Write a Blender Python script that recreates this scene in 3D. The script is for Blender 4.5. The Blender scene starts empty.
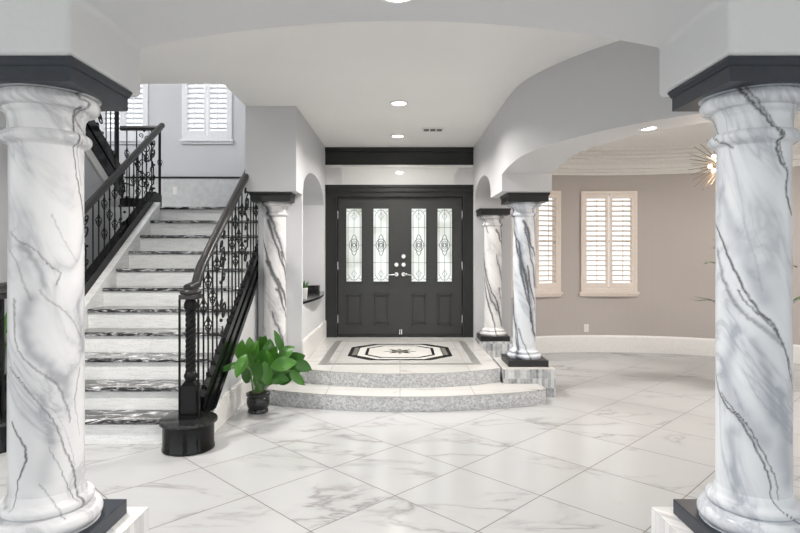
import bpy, bmesh, math, random
import numpy as np
from mathutils import Vector, Matrix
PI = math.pi
random.seed(7)
C = bpy.context.scene.collection
F = 565.0; CX = 400.0; CY = 254.0; EYE = 1.5

# ------------------------------------------------------------------ helpers
class MB:
    def __init__(s): s.v = []; s.f = []
    def add(s, vs, fs):
        o = len(s.v); s.v += [tuple(p) for p in vs]; s.f += [tuple(i + o for i in f) for f in fs]
    def box(s, x0, x1, y0, y1, z0, z1):
        s.add([(x0,y0,z0),(x1,y0,z0),(x1,y1,z0),(x0,y1,z0),(x0,y0,z1),(x1,y0,z1),(x1,y1,z1),(x0,y1,z1)],
              [(0,3,2,1),(4,5,6,7),(0,1,5,4),(1,2,6,5),(2,3,7,6),(3,0,4,7)])
    def frustum(s, cx, cy, hx0, hy0, z0, hx1, hy1, z1):
        s.add([(cx-hx0,cy-hy0,z0),(cx+hx0,cy-hy0,z0),(cx+hx0,cy+hy0,z0),(cx-hx0,cy+hy0,z0),
               (cx-hx1,cy-hy1,z1),(cx+hx1,cy-hy1,z1),(cx+hx1,cy+hy1,z1),(cx-hx1,cy+hy1,z1)],
              [(0,3,2,1),(4,5,6,7),(0,1,5,4),(1,2,6,5),(2,3,7,6),(3,0,4,7)])
    def xf_box(s, M, hx, hy, hz):
        vs = [M @ Vector((a*hx, b*hy, c*hz)) for c in (-1,1) for (a,b) in ((-1,-1),(1,-1),(1,1),(-1,1))]
        s.add(vs, [(0,3,2,1),(4,5,6,7),(0,1,5,4),(1,2,6,5),(2,3,7,6),(3,0,4,7)])
    def tube(s, pts, r, n=6, caps=True):
        pts = [Vector(p) for p in pts]
        rs = r if isinstance(r, (list, tuple)) else [r]*len(pts)
        up = Vector((0,0,1)); rings = []; prev = None
        for i, p in enumerate(pts):
            t = (pts[min(i+1,len(pts)-1)] - pts[max(i-1,0)])
            if t.length < 1e-9: t = Vector((0,0,1))
            t.normalize()
            if prev is None:
                a = Vector((1,0,0)) if abs(t.z) > .9 else up
                u = t.cross(a).normalized()
            else:
                u = prev - t*prev.dot(t)
                u = u.normalized() if u.length > 1e-6 else t.orthogonal().normalized()
            prev = u; w = t.cross(u)
            rings.append([p + (u*math.cos(2*PI*k/n) + w*math.sin(2*PI*k/n))*rs[i] for k in range(n)])
        vs = [q for ring in rings for q in ring]; fs = []
        for i in range(len(rings)-1):
            for k in range(n):
                a = i*n+k; b = i*n+(k+1)%n
                fs.append((a,b,b+n,a+n))
        if caps:
            fs.append(tuple(range(n-1,-1,-1))); fs.append(tuple((len(rings)-1)*n+k for k in range(n)))
        s.add(vs, fs)
    def lathe(s, prof, cx=0, cy=0, n=32, close=True):
        vs = []; fs = []
        for (r,z) in prof:
            for k in range(n):
                a = 2*PI*k/n; vs.append((cx+r*math.cos(a), cy+r*math.sin(a), z))
        for i in range(len(prof)-1):
            for k in range(n):
                a=i*n+k; b=i*n+(k+1)%n; fs.append((a,b,b+n,a+n))
        if close:
            fs.append(tuple(range(n-1,-1,-1))); m=(len(prof)-1)*n; fs.append(tuple(m+k for k in range(n)))
        s.add(vs, fs)
    def prism(s, poly, axis, a0, a1):
        """poly 2D; axis 'x' -> (y,z), 'y' -> (x,z), 'z' -> (x,y); triangulated caps"""
        def mk(p, a):
            return (a,p[0],p[1]) if axis=='x' else ((p[0],a,p[1]) if axis=='y' else (p[0],p[1],a))
        from mathutils.geometry import tessellate_polygon
        n = len(poly); tris = tessellate_polygon([[Vector((p[0],p[1],0)) for p in poly]])
        vs = [mk(p,a0) for p in poly] + [mk(p,a1) for p in poly]
        fs = [(i,(i+1)%n,n+(i+1)%n,n+i) for i in range(n)]
        for t in tris:
            fs.append(tuple(t)); fs.append(tuple(n+i for i in reversed(t)))
        s.add(vs, fs)
    def strip(s, fr, bk, zf, zb, top):
        """solid band between path fr and path bk, lower edge zf/zb, flat top"""
        n = len(fr); vs = []
        for i in range(n):
            vs += [(fr[i][0],fr[i][1],zf[i]),(fr[i][0],fr[i][1],top),(bk[i][0],bk[i][1],zb[i]),(bk[i][0],bk[i][1],top)]
        fs = []
        for i in range(n-1):
            a=4*i; b=a+4
            fs += [(a,b,b+1,a+1),(a+2,a+3,b+3,b+2),(a,a+2,b+2,b),(a+1,b+1,b+3,a+3)]
        fs += [(0,1,3,2),(4*n-4,4*n-2,4*n-1,4*n-3)]
        s.add(vs, fs)
    def sphere(s, c, r, n=10, sz=1.0):
        prof = [(max(1e-4, r*math.sin(PI*i/n)), c[2]-r*sz*math.cos(PI*i/n)) for i in range(n+1)]
        s.lathe(prof, c[0], c[1], n*2)
    def build(s, name, mat, parent=None, smooth=None, bevel=0, seg=2, loc=None, clean=True):
        me = bpy.data.meshes.new(name); me.from_pydata(s.v, [], s.f)
        bm = bmesh.new(); bm.from_mesh(me)
        if clean: bmesh.ops.remove_doubles(bm, verts=bm.verts, dist=1e-5)
        bmesh.ops.dissolve_degenerate(bm, edges=bm.edges, dist=1e-5)
        bmesh.ops.recalc_face_normals(bm, faces=bm.faces)
        bm.to_mesh(me); bm.free()
        me.materials.append(mat)
        if smooth is not None:
            for p in me.polygons: p.use_smooth = True
            me.set_sharp_from_angle(angle=math.radians(smooth))
        o = bpy.data.objects.new(name, me); C.objects.link(o)
        if loc: o.location = loc
        if parent: o.parent = parent
        if bevel:
            m = o.modifiers.new('bevel','BEVEL'); m.width = bevel; m.segments = seg; m.limit_method='ANGLE'; m.angle_limit = math.radians(40)
        return o
def tag(o, label=None, cat=None, group=None, kind=None):
    if label: o['label'] = label
    if cat: o['category'] = cat
    if group: o['group'] = group
    if kind: o['kind'] = kind
    return o
def empty(name, loc=(0,0,0), label=None, cat=None, group=None, kind=None):
    o = bpy.data.objects.new(name, None); C.objects.link(o); o.location = loc; o.empty_display_size = .1
    return tag(o, label, cat, group, kind)
def struct(mb, name, mat, **k):
    o = mb.build(name, mat, **k); o['kind'] = 'structure'; return o
def cp(o, parent, **kw):
    c = o.copy(); C.objects.link(c); c.parent = parent
    for k, v in kw.items(): setattr(c, k, v)
    return c
def copy_tree(o, parent=None):
    c = o.copy(); C.objects.link(c); c.parent = parent
    for ch in list(o.children): copy_tree(ch, c)
    return c

# ------------------------------------------------------------------ materials
def srgb(r, g, b):
    f = lambda c: (c/255/12.92) if c/255 <= .04045 else ((c/255+.055)/1.055)**2.4
    return (f(r), f(g), f(b), 1)
class NT:
    def __init__(s, name):
        s.m = bpy.data.materials.new(name); s.m.use_nodes = True
        s.t = s.m.node_tree; s.b = s.t.nodes['Principled BSDF']
    def n(s, typ, **k):
        nd = s.t.nodes.new(typ)
        for a, v in k.items(): setattr(nd, a, v)
        return nd
    def l(s, a, b): s.t.links.new(a, b)
    def val(s, nd, sock, v):
        if hasattr(v, 'is_output') or isinstance(v, bpy.types.NodeSocket): s.l(v, nd.inputs[sock])
        else: nd.inputs[sock].default_value = v
    def math(s, op, a, b=0.0, c=0.0):
        nd = s.n('ShaderNodeMath', operation=op)
        s.val(nd,0,a); s.val(nd,1,b)
        if op in ('MULTIPLY_ADD','SMOOTH_MIN','SMOOTH_MAX','COMPARE'): s.val(nd,2,c)
        return nd.outputs[0]
    def vmath(s, op, a, b=(0,0,0)):
        nd = s.n('ShaderNodeVectorMath', operation=op); s.val(nd,0,a); s.val(nd,1,b); return nd.outputs[0]
    def coords(s, kind='Object'): return s.n('ShaderNodeTexCoord').outputs[kind]
    def mapping(s, v, loc=(0,0,0), rot=(0,0,0), scale=(1,1,1)):
        nd = s.n('ShaderNodeMapping'); s.l(v, nd.inputs['Vector'])
        nd.inputs['Location'].default_value = loc; nd.inputs['Rotation'].default_value = rot; nd.inputs['Scale'].default_value = scale
        return nd.outputs[0]
    def noise(s, v, scale, detail=4, rough=.5, dist=0, out='Fac'):
        nd = s.n('ShaderNodeTexNoise'); s.l(v, nd.inputs['Vector'])
        nd.inputs['Scale'].default_value = scale; nd.inputs['Detail'].default_value = detail
        nd.inputs['Roughness'].default_value = rough; nd.inputs['Distortion'].default_value = dist
        return nd.outputs[0] if out=='Fac' else nd.outputs['Color']
    def ramp(s, f, stops):
        nd = s.n('ShaderNodeValToRGB'); s.l(f, nd.inputs[0]); e = nd.color_ramp.elements
        while len(e) < len(stops): e.new(.5)
        for i,(p,c) in enumerate(stops):
            e[i].position = p; e[i].color = c if len(c)==4 else (*c,1)
        return nd.outputs[0]
    def mix(s, f, a, b, mode='MIX'):
        nd = s.n('ShaderNodeMix', data_type='RGBA', blend_type=mode)
        s.val(nd,0,f); s.val(nd,6,a); s.val(nd,7,b); return nd.outputs[2]
    def bump(s, h, strength, dist=.01):
        nd = s.n('ShaderNodeBump'); s.l(h, nd.inputs['Height']); nd.inputs['Strength'].default_value = strength
        nd.inputs['Distance'].default_value = dist; s.l(nd.outputs[0], s.b.inputs['Normal'])
    def set(s, **k):
        for a, v in k.items():
            nm = {'col':'Base Color','rough':'Roughness','metal':'Metallic','spec':'Specular IOR Level','coat':'Coat Weight','trans':'Transmission Weight'}[a]
            s.val(s.b, nm, v)
        return s.m
def plain(name, col, rough=.5, metal=0, spec=.5, var=.04, scale=30):
    n = NT(name); co = n.coords(); f = n.noise(co, scale, 3)
    d = tuple(c*(1-var) for c in col[:3])+(1,); l = tuple(min(1,c*(1+var)) for c in col[:3])+(1,)
    return n.set(col=n.ramp(f, [(.3,d),(.7,l)]), rough=rough, metal=metal, spec=spec)
def paint(name, col, bump=.12):
    n = NT(name); co = n.coords(); f = n.noise(co, 55, 3); g = n.noise(co, 1.3, 2)
    n.bump(f, bump, .004)
    d = tuple(c*.97 for c in col[:3])+(1,)
    return n.set(col=n.ramp(g, [(.3,d),(.7,col)]), rough=.65, spec=.25)
def emit(name, col, st):
    n = NT(name); e = n.n('ShaderNodeEmission'); e.inputs[0].default_value = col; e.inputs[1].default_value = st
    n.l(e.outputs[0], n.t.nodes['Material Output'].inputs[0]); return n.m

WALL = paint('cool_grey_wall_paint', (.60,.605,.62,1))
BEIGE = paint('warm_taupe_wall_paint', (.50,.455,.43,1), .06)
CEIL = paint('ceiling_white_paint', (.87,.865,.85,1), .05)
BEAM = paint('textured_white_paint', (.70,.71,.73,1), .3)
TRIM = plain('white_trim_paint', (.78,.77,.75,1), .35)
BLACK = plain('satin_black_paint', (.010,.010,.0098,1), .38, var=.1)
DOORM = plain('charcoal_door_paint', (.025,.025,.0235,1), .34, var=.10)
CHAR = plain('charcoal_cap_paint', (.024,.030,.042,1), .4, var=.1)
IRON = plain('wrought_iron', (.004,.004,.0045,1), .5, var=.2, spec=.3)
LACQ = plain('black_lacquer', (.0035,.0035,.004,1), .16, spec=.28)
RAILM = plain('dark_stained_handrail', (.022,.021,.021,1), .33, var=.3, scale=12, spec=.5)
CHROME = plain('brushed_nickel', (.75,.74,.72,1), .25, metal=1)
CREAM = plain('cream_shutter_paint', (.80,.71,.64,1), .4)
SHUT = plain('white_shutter_paint', (.80,.81,.84,1), .4)
PLASTIC = plain('white_plastic', (.78,.77,.75,1), .3)

def tile_floor(name, ang, s, u0, v0, base, vein, grout=.004, rough=.16, vs=1.0):
    n = NT(name); co = n.coords()
    c, d = math.cos(ang), math.sin(ang)
    sep = n.n('ShaderNodeSeparateXYZ'); n.l(co, sep.inputs[0]); X, Y = sep.outputs[0], sep.outputs[1]
    u = n.math('DIVIDE', n.math('SUBTRACT', n.math('ADD', n.math('MULTIPLY',X,c), n.math('MULTIPLY',Y,d)), u0), s)
    v = n.math('DIVIDE', n.math('SUBTRACT', n.math('SUBTRACT', n.math('MULTIPLY',Y,c), n.math('MULTIPLY',X,d)), v0), s)
    def edge(a):
        f = n.math('FRACT', a); return n.math('MINIMUM', f, n.math('SUBTRACT', 1.0, f))
    e = n.math('MINIMUM', edge(u), edge(v))
    g = n.math('LESS_THAN', e, grout/s)
    cid = n.n('ShaderNodeCombineXYZ'); n.l(n.math('FLOOR',u), cid.inputs[0]); n.l(n.math('FLOOR',v), cid.inputs[1])
    wn = n.n('ShaderNodeTexWhiteNoise', noise_dimensions='3D'); n.l(cid.outputs[0], wn.inputs['Vector'])
    off = n.vmath('SCALE', wn.outputs['Color']); off.node.inputs['Scale'].default_value = 37.0
    p = n.vmath('ADD', n.mapping(co, rot=(0,0,.5), scale=(1.0,2.3,1)), off)
    v1 = n.math('ABSOLUTE', n.math('SUBTRACT', n.noise(p, .95*vs, 5, .55, .5), .5))
    m1 = n.ramp(v1, [(0,(1,1,1)),(.008,(.6,.6,.6)),(.028,(.12,.12,.12)),(.09,(0,0,0))])
    gate = n.ramp(n.noise(p, .7*vs, 2), [(.46,(0,0,0)),(.62,(1,1,1))])
    m = n.math('MULTIPLY', n.math('MULTIPLY', m1, gate), .62)
    cl = n.noise(p, .8*vs, 4)
    b2 = tuple(x*.93 for x in base[:3])+(1,)
    col = n.mix(m, n.mix(cl, base, b2), vein)
    col = n.mix(g, col, srgb(110,106,104))
    rg = n.math('MULTIPLY_ADD', g, .5, rough)
    return n.set(col=col, rough=rg, spec=.45)
r2 = math.sqrt(.5)
FLOOR = tile_floor('polished_marble_floor_tile', PI/4, .64, 2.459, 2.503, srgb(186,187,188), srgb(112,110,108), .0035, .15)
LANDT = tile_floor('entry_marble_tile', 0, .72, .0, 5.62, srgb(200,199,196), srgb(150,147,143), .003, .17)

def marble(name, dark=srgb(72,72,76), base=srgb(238,238,240), mid=srgb(176,177,183), cl_amt=.7, rot=(0,.53,.2)):
    n = NT(name); co = n.coords()
    at = n.n('ShaderNodeAttribute', attribute_name='vein')
    sp = n.n('ShaderNodeSeparateColor'); n.l(at.outputs['Color'], sp.inputs[0])
    fine = n.noise(co, 60, 4, .6)
    v = n.math('ADD', sp.outputs[0], n.math('MULTIPLY', n.math('SUBTRACT', fine, .5), n.math('MULTIPLY', sp.outputs[0], 1.5)))
    soft = sp.outputs[1]
    p = n.mapping(n.mapping(co, rot=rot), scale=(3.4,3.0,.9))
    w = n.math('ABSOLUTE', n.math('SUBTRACT', n.noise(p, 1.1, 5, .6, .9), .5))
    faint = n.ramp(w, [(0,(.85,.85,.85)),(.02,(.5,.5,.5)),(.05,(.2,.2,.2)),(.11,(0,0,0))])
    cloud = n.ramp(n.noise(p, .9, 4, .6, .6), [(.42,(0,0,0)),(.75,(1,1,1))])
    amt = n.math('MINIMUM', 1.0, n.math('ADD', n.math('MULTIPLY', n.math('ADD', faint, n.math('MULTIPLY', cloud, .35)), cl_amt), n.math('MULTIPLY', soft, .95)))
    col = n.mix(amt, base, mid)
    col = n.mix(n.ramp(v, [(.10,(0,0,0)),(.85,(.86,.86,.86))]), col, dark)
    return n.set(col=col, rough=.26, spec=.4)
MARBLE = marble('white_veined_marble')
MARBLEG = marble('blue_grey_veined_marble', dark=srgb(60,62,68), base=srgb(226,230,235), mid=srgb(168,174,184), cl_amt=.75)
MARBLEF = marble('white_marble_with_bold_veins', dark=srgb(66,66,70), base=srgb(232,231,231), mid=srgb(178,177,180), cl_amt=.75)

def pebble():
    n = NT('pebble_mosaic'); co = n.coords()
    vo = n.n('ShaderNodeTexVoronoi', feature='F1'); n.l(co, vo.inputs['Vector']); vo.inputs['Scale'].default_value = 60
    sp = n.n('ShaderNodeSeparateColor'); n.l(vo.outputs['Color'], sp.inputs[0])
    col = n.ramp(sp.outputs[0], [(0,srgb(158,160,164)),(.5,srgb(186,187,190)),(1,srgb(216,217,218))])
    ve = n.n('ShaderNodeTexVoronoi', feature='DISTANCE_TO_EDGE'); n.l(co, ve.inputs['Vector']); ve.inputs['Scale'].default_value = 60
    col = n.mix(n.math('LESS_THAN', ve.outputs['Distance'], .05), col, srgb(205,205,205))
    n.bump(ve.outputs['Distance'], .25, .004)
    return n.set(col=col, rough=.35)
PEBBLE = pebble()
def soldier(name, c1, c2, bw, bh):
    n = NT(name); co = n.coords(); sep = n.n('ShaderNodeSeparateXYZ'); n.l(co, sep.inputs[0])
    h = n.math('ADD', sep.outputs[0], sep.outputs[1])
    u = n.math('DIVIDE', h, bw); v = n.math('DIVIDE', sep.outputs[2], bh)
    e = n.math('MINIMUM', n.math('MULTIPLY', n.math('PINGPONG', u, .5), bw), n.math('MULTIPLY', n.math('PINGPONG', v, .5), bh))
    g = n.math('LESS_THAN', e, .0015)
    cid = n.n('ShaderNodeCombineXYZ'); n.l(n.math('FLOOR',u), cid.inputs[0]); n.l(n.math('FLOOR',v), cid.inputs[1])
    wn = n.n('ShaderNodeTexWhiteNoise'); n.l(cid.outputs[0], wn.inputs['Vector'])
    col = n.mix(wn.outputs['Value'], c1, c2)
    col = n.mix(n.ramp(n.noise(co, 25, 4), [(.4,(0,0,0)),(.8,(.5,.5,.5))]), col, srgb(235,235,235))
    col = n.mix(g, col, srgb(200,198,195))
    return n.set(col=col, rough=.3)
PLTILE = soldier('grey_marble_mosaic_tile', srgb(112,117,124), srgb(222,223,224), .032, .098)
PLTILE2 = soldier('pale_marble_mosaic_tile', srgb(196,197,200), srgb(236,236,236), .045, .15)
def granite(name, lo, hi, sc=9):
    n = NT(name); co = n.coords()
    p = n.mapping(co, scale=(1.0,2.4,5.0))
    f = n.noise(p, sc*.8, 6, .7, 1.2)
    col = n.ramp(f, [(.42,srgb(12,12,13)),(.50,srgb(60,60,62)),(.56,srgb(150,150,152)),(.64,srgb(232,232,232))])
    return n.set(col=col, rough=.14, spec=.5)
DGRAN = plain('dark_polished_granite', (.02,.02,.021,1), .15, var=.6, scale=25)
GRAN = granite('black_white_granite', 0, 0)
def riserm():
    n = NT('white_textured_riser_tile'); co = n.coords()
    a = n.noise(n.mapping(co, scale=(6,6,60)), 1.2, 4, .6); b = n.noise(co, 90, 3)
    f = n.math('MULTIPLY_ADD', b, .45, n.math('MULTIPLY', a, .6))
    n.bump(f, .3, .006)
    return n.set(col=n.ramp(f, [(.3,srgb(210,212,212)),(.55,srgb(240,241,240)),(.8,srgb(249,249,248))]), rough=.5)
RISER = riserm()
def glassm():
    n = NT('clear_window_glass'); t = n.n('ShaderNodeBsdfTransparent'); g = n.n('ShaderNodeBsdfGlossy'); g.inputs['Roughness'].default_value = .03
    m = n.n('ShaderNodeMixShader'); m.inputs[0].default_value = .06
    n.l(t.outputs[0], m.inputs[1]); n.l(g.outputs[0], m.inputs[2]); n.l(m.outputs[0], n.t.nodes['Material Output'].inputs[0]); return n.m
GLASS = glassm()
def frosted():
    n = NT('textured_leaded_glass'); co = n.coords()
    t = n.n('ShaderNodeBsdfTranslucent'); t.inputs[0].default_value = (.93,.95,.92,1)
    g = n.n('ShaderNodeBsdfGlossy'); g.inputs['Roughness'].default_value = .15
    r = n.n('ShaderNodeBsdfRefraction'); r.inputs['Roughness'].default_value = .35; r.inputs['IOR'].default_value = 1.15
    m0 = n.n('ShaderNodeMixShader'); m0.inputs[0].default_value = .6; n.l(t.outputs[0], m0.inputs[1]); n.l(r.outputs[0], m0.inputs[2])
    m = n.n('ShaderNodeMixShader'); m.inputs[0].default_value = .06
    n.l(m0.outputs[0], m.inputs[1]); n.l(g.outputs[0], m.inputs[2])
    b = n.n('ShaderNodeBump'); b.inputs['Strength'].default_value = .3; n.l(n.noise(co, 40, 3), b.inputs['Height']); n.l(b.outputs[0], r.inputs['Normal'])
    n.l(m.outputs[0], n.t.nodes['Material Output'].inputs[0]); return n.m
FROST = frosted()
MIRR = plain('silvered_transom_glass', (.95,.95,.94,1), .05, metal=.75, var=.01)
def leafm(name, a, b):
    n = NT(name); co = n.coords(); f = n.noise(co, 9, 3)
    oi = n.n('ShaderNodeObjectInfo')
    col = n.mix(n.math('MULTIPLY_ADD', oi.outputs['Random'], .6, n.math('MULTIPLY', f, .4)), a, b)
    return n.set(col=col, rough=.32, spec=.5)
LEAF = leafm('glossy_green_leaf', (.016,.08,.010,1), (.09,.27,.032,1))
PALM = leafm('palm_leaf', (.02,.06,.015,1), (.06,.13,.04,1))
STEM = plain('plant_stem', (.10,.20,.05,1), .5, var=.2)
POT = plain('black_glazed_pot', (.010,.011,.013,1), .15, spec=.6)
SOIL = plain('potting_soil', (.03,.02,.014,1), .9, var=.4, scale=80)
WPOT = plain('white_ceramic', (.8,.8,.79,1), .2)
LEAD = plain('lead_came', (.10,.10,.10,1), .4, metal=.5)
LAMP = emit('recessed_lamp_lens', (1,.97,.92,1), 9.0)
BULB = emit('warm_bulb', (1,.78,.55,1), 14.0)
GOLD = plain('aged_brass', (.20,.16,.12,1), .35, metal=.8)
MEDB = plain('black_inlay_stone', (.012,.012,.012,1), .2, var=.2)
MEDG = plain('grey_inlay_stone', (.17,.165,.15,1), .3, var=.25, scale=40)
MEDC = plain('cream_inlay_stone', (.70,.69,.66,1), .22, var=.06)
BAND = plain('grey_border_tile', (.24,.24,.23,1), .3, var=.15, scale=25)
DARKW = plain('dark_glass_tray', (.012,.012,.012,1), .2)
HEDGE = leafm('hedge_leaf', (.18,.26,.03,1), (.55,.62,.14,1))

# ------------------------------------------------------------------ setting
CEZ = 3.04; PLAT = .295; DY = 8.20
b = MB(); b.box(-7,9.5,-6,10.2,-.1,0); struct(b, 'floor', FLOOR)
b = MB()
b.prism([(-7,-6),(9.5,-6),(9.5,10.2),(-1.60,10.2),(-1.60,5.11),(-7,5.11)], 'z', CEZ, CEZ+.25)
struct(b, 'ceiling', CEIL)

# broad arch beam spanning the near columns
b = MB()
def arch_z(x): return 2.486 + .129*(1-(x/1.242)**2)
xs = [-6,-1.78,-1.78,-1.242,-1.242] + [-1.242+2.484*i/40 for i in range(1,40)] + [1.242,1.242,1.78,1.78,6]
zs = [2.6,2.6,2.25,2.25,2.486] + [arch_z(-1.242+2.484*i/40) for i in range(1,40)] + [2.486,2.25,2.25,2.6,2.6]
b.strip([(x,2.12) for x in xs], [(x,2.72) for x in xs], zs, zs, CEZ)
struct(b, 'wall_front', BEAM, smooth=30, bevel=.022, seg=4)

# right foyer wall: door jamb, small arch, pier, then curved arch
fr=[];bk=[];zf=[];zb=[]
def add(fx,fy,bx,by,a,c=None):
    fr.append((fx,fy)); bk.append((bx,by)); zf.append(a); zb.append(a if c is None else c)
add(1.06,8.45,1.58,8.45,0); add(1.06,8.02,1.58,8.02,0)
for i in range(25):
    t = -1+2*i/24; y = 7.31-.71*t*-1*-1 if False else 7.31 - .71*t
    add(1.06,y,1.58,y, 2.21+.29*math.sqrt(max(0,1-t*t)))
add(1.06,6.60,1.58,6.60,2.155); add(1.06,5.88,1.58,5.88,2.155)
curve = [(1.06,5.88),(1.062,5.5),(1.085,5.15),(1.155,4.86),(1.27,4.58),(1.42,4.31),(1.60,4.06),(1.85,3.79),(2.2,3.52),(2.7,3.30),(3.3,3.2)]
# resample by catmull-rom
def catmull(pts, n=6):
    out=[]; P_=[Vector((*p,0)) if len(p)==2 else Vector(p) for p in pts]
    for i in range(len(P_)-1):
        p0=P_[max(i-1,0)];p1=P_[i];p2=P_[i+1];p3=P_[min(i+2,len(P_)-1)]
        for k in range(n):
            t=k/n; out.append(.5*((2*p1)+(p2-p0)*t+(2*p0-5*p1+4*p2-p3)*t*t+(3*p1-p0-3*p2+p3)*t**3))
    out.append(P_[-1]); return out
cv = catmull(curve); L=0
for i,p in enumerate(cv):
    if i: L += (p-cv[i-1]).length
    t = (cv[min(i+1,len(cv)-1)]-cv[max(i-1,0)]).normalized()
    nx = Vector((-t.y,t.x,0))            # to the dining side
    q = p + nx*.52
    s_ = min(1, abs(1-L/2.4))
    add(p.x,p.y,q.x,q.y, 2.42-.09*s_**2, 2.462-.12*s_**2)
b = MB(); b.strip(fr,bk,zf,zb,CEZ)
struct(b, 'wall_right', WALL, smooth=35)

# left foyer wall with arched niche
b = MB()
b.box(-1.56,-1.08,6.22,8.45,0,.94)
b.box(-1.56,-1.46,6.22,8.45,.94,6.0)
b.box(-1.46,-1.08,6.22,6.28,.94,CEZ); b.box(-1.46,-1.08,8.02,8.45,.94,CEZ)
ys = [6.28+1.74*i/24 for i in range(25)]
za = [2.19+.31*math.sqrt(max(0,1-((y-7.15)/.87)**2)) for y in ys]
b.strip([(-1.08,y) for y in ys],[(-1.46,y) for y in ys],za,za,CEZ)
b.box(-1.61,-1.08,5.88,6.22,2.155,CEZ); b.box(-1.61,-1.56,6.22,8.45,2.7,6.0)
struct(b, 'wall_left', WALL, smooth=35)

# door wall above / beside the frame
b = MB(); b.box(-1.08,1.06,DY+.02,DY+.25,2.76,CEZ); struct(b,'wall_back',BLACK)

# stairwell shell
b = MB()
def wall_with_holes(mb, x0, x1, y0, y1, z0, z1, holes):
    xs = sorted(set([x0,x1]+[h for H in holes for h in H[:2]]))
    for i in range(len(xs)-1):
        a,c = xs[i],xs[i+1]; hs=[H for H in holes if H[0]<=a+1e-6 and H[1]>=c-1e-6]
        if hs:
            mb.box(a,c,y0,y1,z0,hs[0][2]); mb.box(a,c,y0,y1,hs[0][3],z1)
        else: mb.box(a,c,y0,y1,z0,z1)
WA = (-3.43,-2.70,3.36,4.97); WB = (-4.76,-4.03,3.36,4.97)
wall_with_holes(b,-5.45,-1.56,9.0,9.18,0,6.0,[WA,WB]); struct(b,'wall_stair_back',paint('pale_blue_grey_wall_paint',(.60,.61,.635,1)))
b = MB(); b.box(-5.6,-5.4,2.72,9.18,0,6.0); struct(b,'wall_stair_left',WALL)
b = MB(); b.box(-5.6,-1.3,4.9,9.3,6.0,6.15); struct(b,'ceiling_stairwell',CEIL)
b = MB(); b.box(-5.6,-1.3,4.98,5.10,CEZ+.25,6.0); struct(b,'wall_stair_front',WALL)
b = MB(); b.box(-1.60,-1.44,5.1,6.22,CEZ+.251,6.0); struct(b,'wall_stair_right',WALL)

# dining room: round wall
DC = Vector((3.0,4.95)); DR = 3.7
wins = [(-.268,.107),(.049,.107)]
angs = set()
for i in range(0,121): angs.add(round(-.40+ (2.45+.40)*i/120,4))
wz0, wz1 = .965, 2.425
for c,h in wins: angs |= {round(c-h,4), round(c+h,4)}
angs = sorted(a for a in angs if not any(abs(a-e)<.004 and abs(a-e)>1e-6 for c,h in wins for e in (round(c-h,4),round(c+h,4))))
def dp(a, r): return (DC.x+r*math.sin(a), DC.y+r*math.cos(a))
def arcblock(mb, a0, a1, r0, r1, z0, z1):
    p=[dp(a0,r0),dp(a1,r0),dp(a1,r1),dp(a0,r1)]
    mb.add([(x,y,z0) for x,y in p]+[(x,y,z1) for x,y in p],[(0,3,2,1),(4,5,6,7),(0,1,5,4),(1,2,6,5),(2,3,7,6),(3,0,4,7)])
b = MB()
for a0,a1 in zip(angs[:-1],angs[1:]):
    m=(a0+a1)/2
    if any(c-h<m<c+h for c,h in wins):
        arcblock(b,a0,a1,DR,DR+.16,0,wz0); arcblock(b,a0,a1,DR,DR+.16,wz1,CEZ)
    else: arcblock(b,a0,a1,DR,DR+.16,0,CEZ)
struct(b,'wall_dining',BEIGE,clean=False)
def arcmold(mb, prof, a0, a1, n=90):
    vs=[];fs=[];m=len(prof)
    for i in range(n+1):
        a=a0+(a1-a0)*i/n
        for r,z in prof: vs.append((*dp(a,r),z))
    for i in range(n):
        for k in range(m):
            p=i*m+k;q=i*m+(k+1)%m; fs.append((p,q,q+m,p+m))
    fs += [tuple(range(m)), tuple(n*m+k for k in range(m-1,-1,-1))]
    mb.add(vs,fs)
b = MB(); arcmold(b,[(DR-.001,.001),(DR-.022,.001),(DR-.022,.225),(DR-.012,.25),(DR-.001,.26)],-.385,2.45); struct(b,'baseboard_dining',TRIM,smooth=40)
b = MB(); arcmold(b,[(DR-.001,2.70),(DR-.03,2.70),(DR-.04,2.74),(DR-.07,2.745),(DR-.075,2.78),(DR-.13,2.785),(DR-.14,2.83),(DR-.21,2.88),(DR-.215,2.91),(DR-.30,2.915),(DR-.305,2.95),(DR-.40,2.96),(DR-.41,2.99),(DR-.50,3.0),(DR-.51,CEZ-.001),(DR-.001,CEZ-.001)],-.385,2.45); struct(b,'trim_1',plain('crown_moulding_paint',(.80,.78,.75,1),.5),smooth=40)

# baseboards
b = MB(); b.box(-1.08,-1.06,6.20,8.14,PLAT+.001,PLAT+.235); b.box(-1.08,-1.065,6.20,8.14,PLAT+.235,PLAT+.25); struct(b,'baseboard_left',TRIM)
b = MB(); b.box(1.58,1.60,8.02,8.40,0.001,.26); b.box(1.062,1.58,8.0,8.019,0.001,.26); struct(b,'baseboard_right',TRIM)

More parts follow.
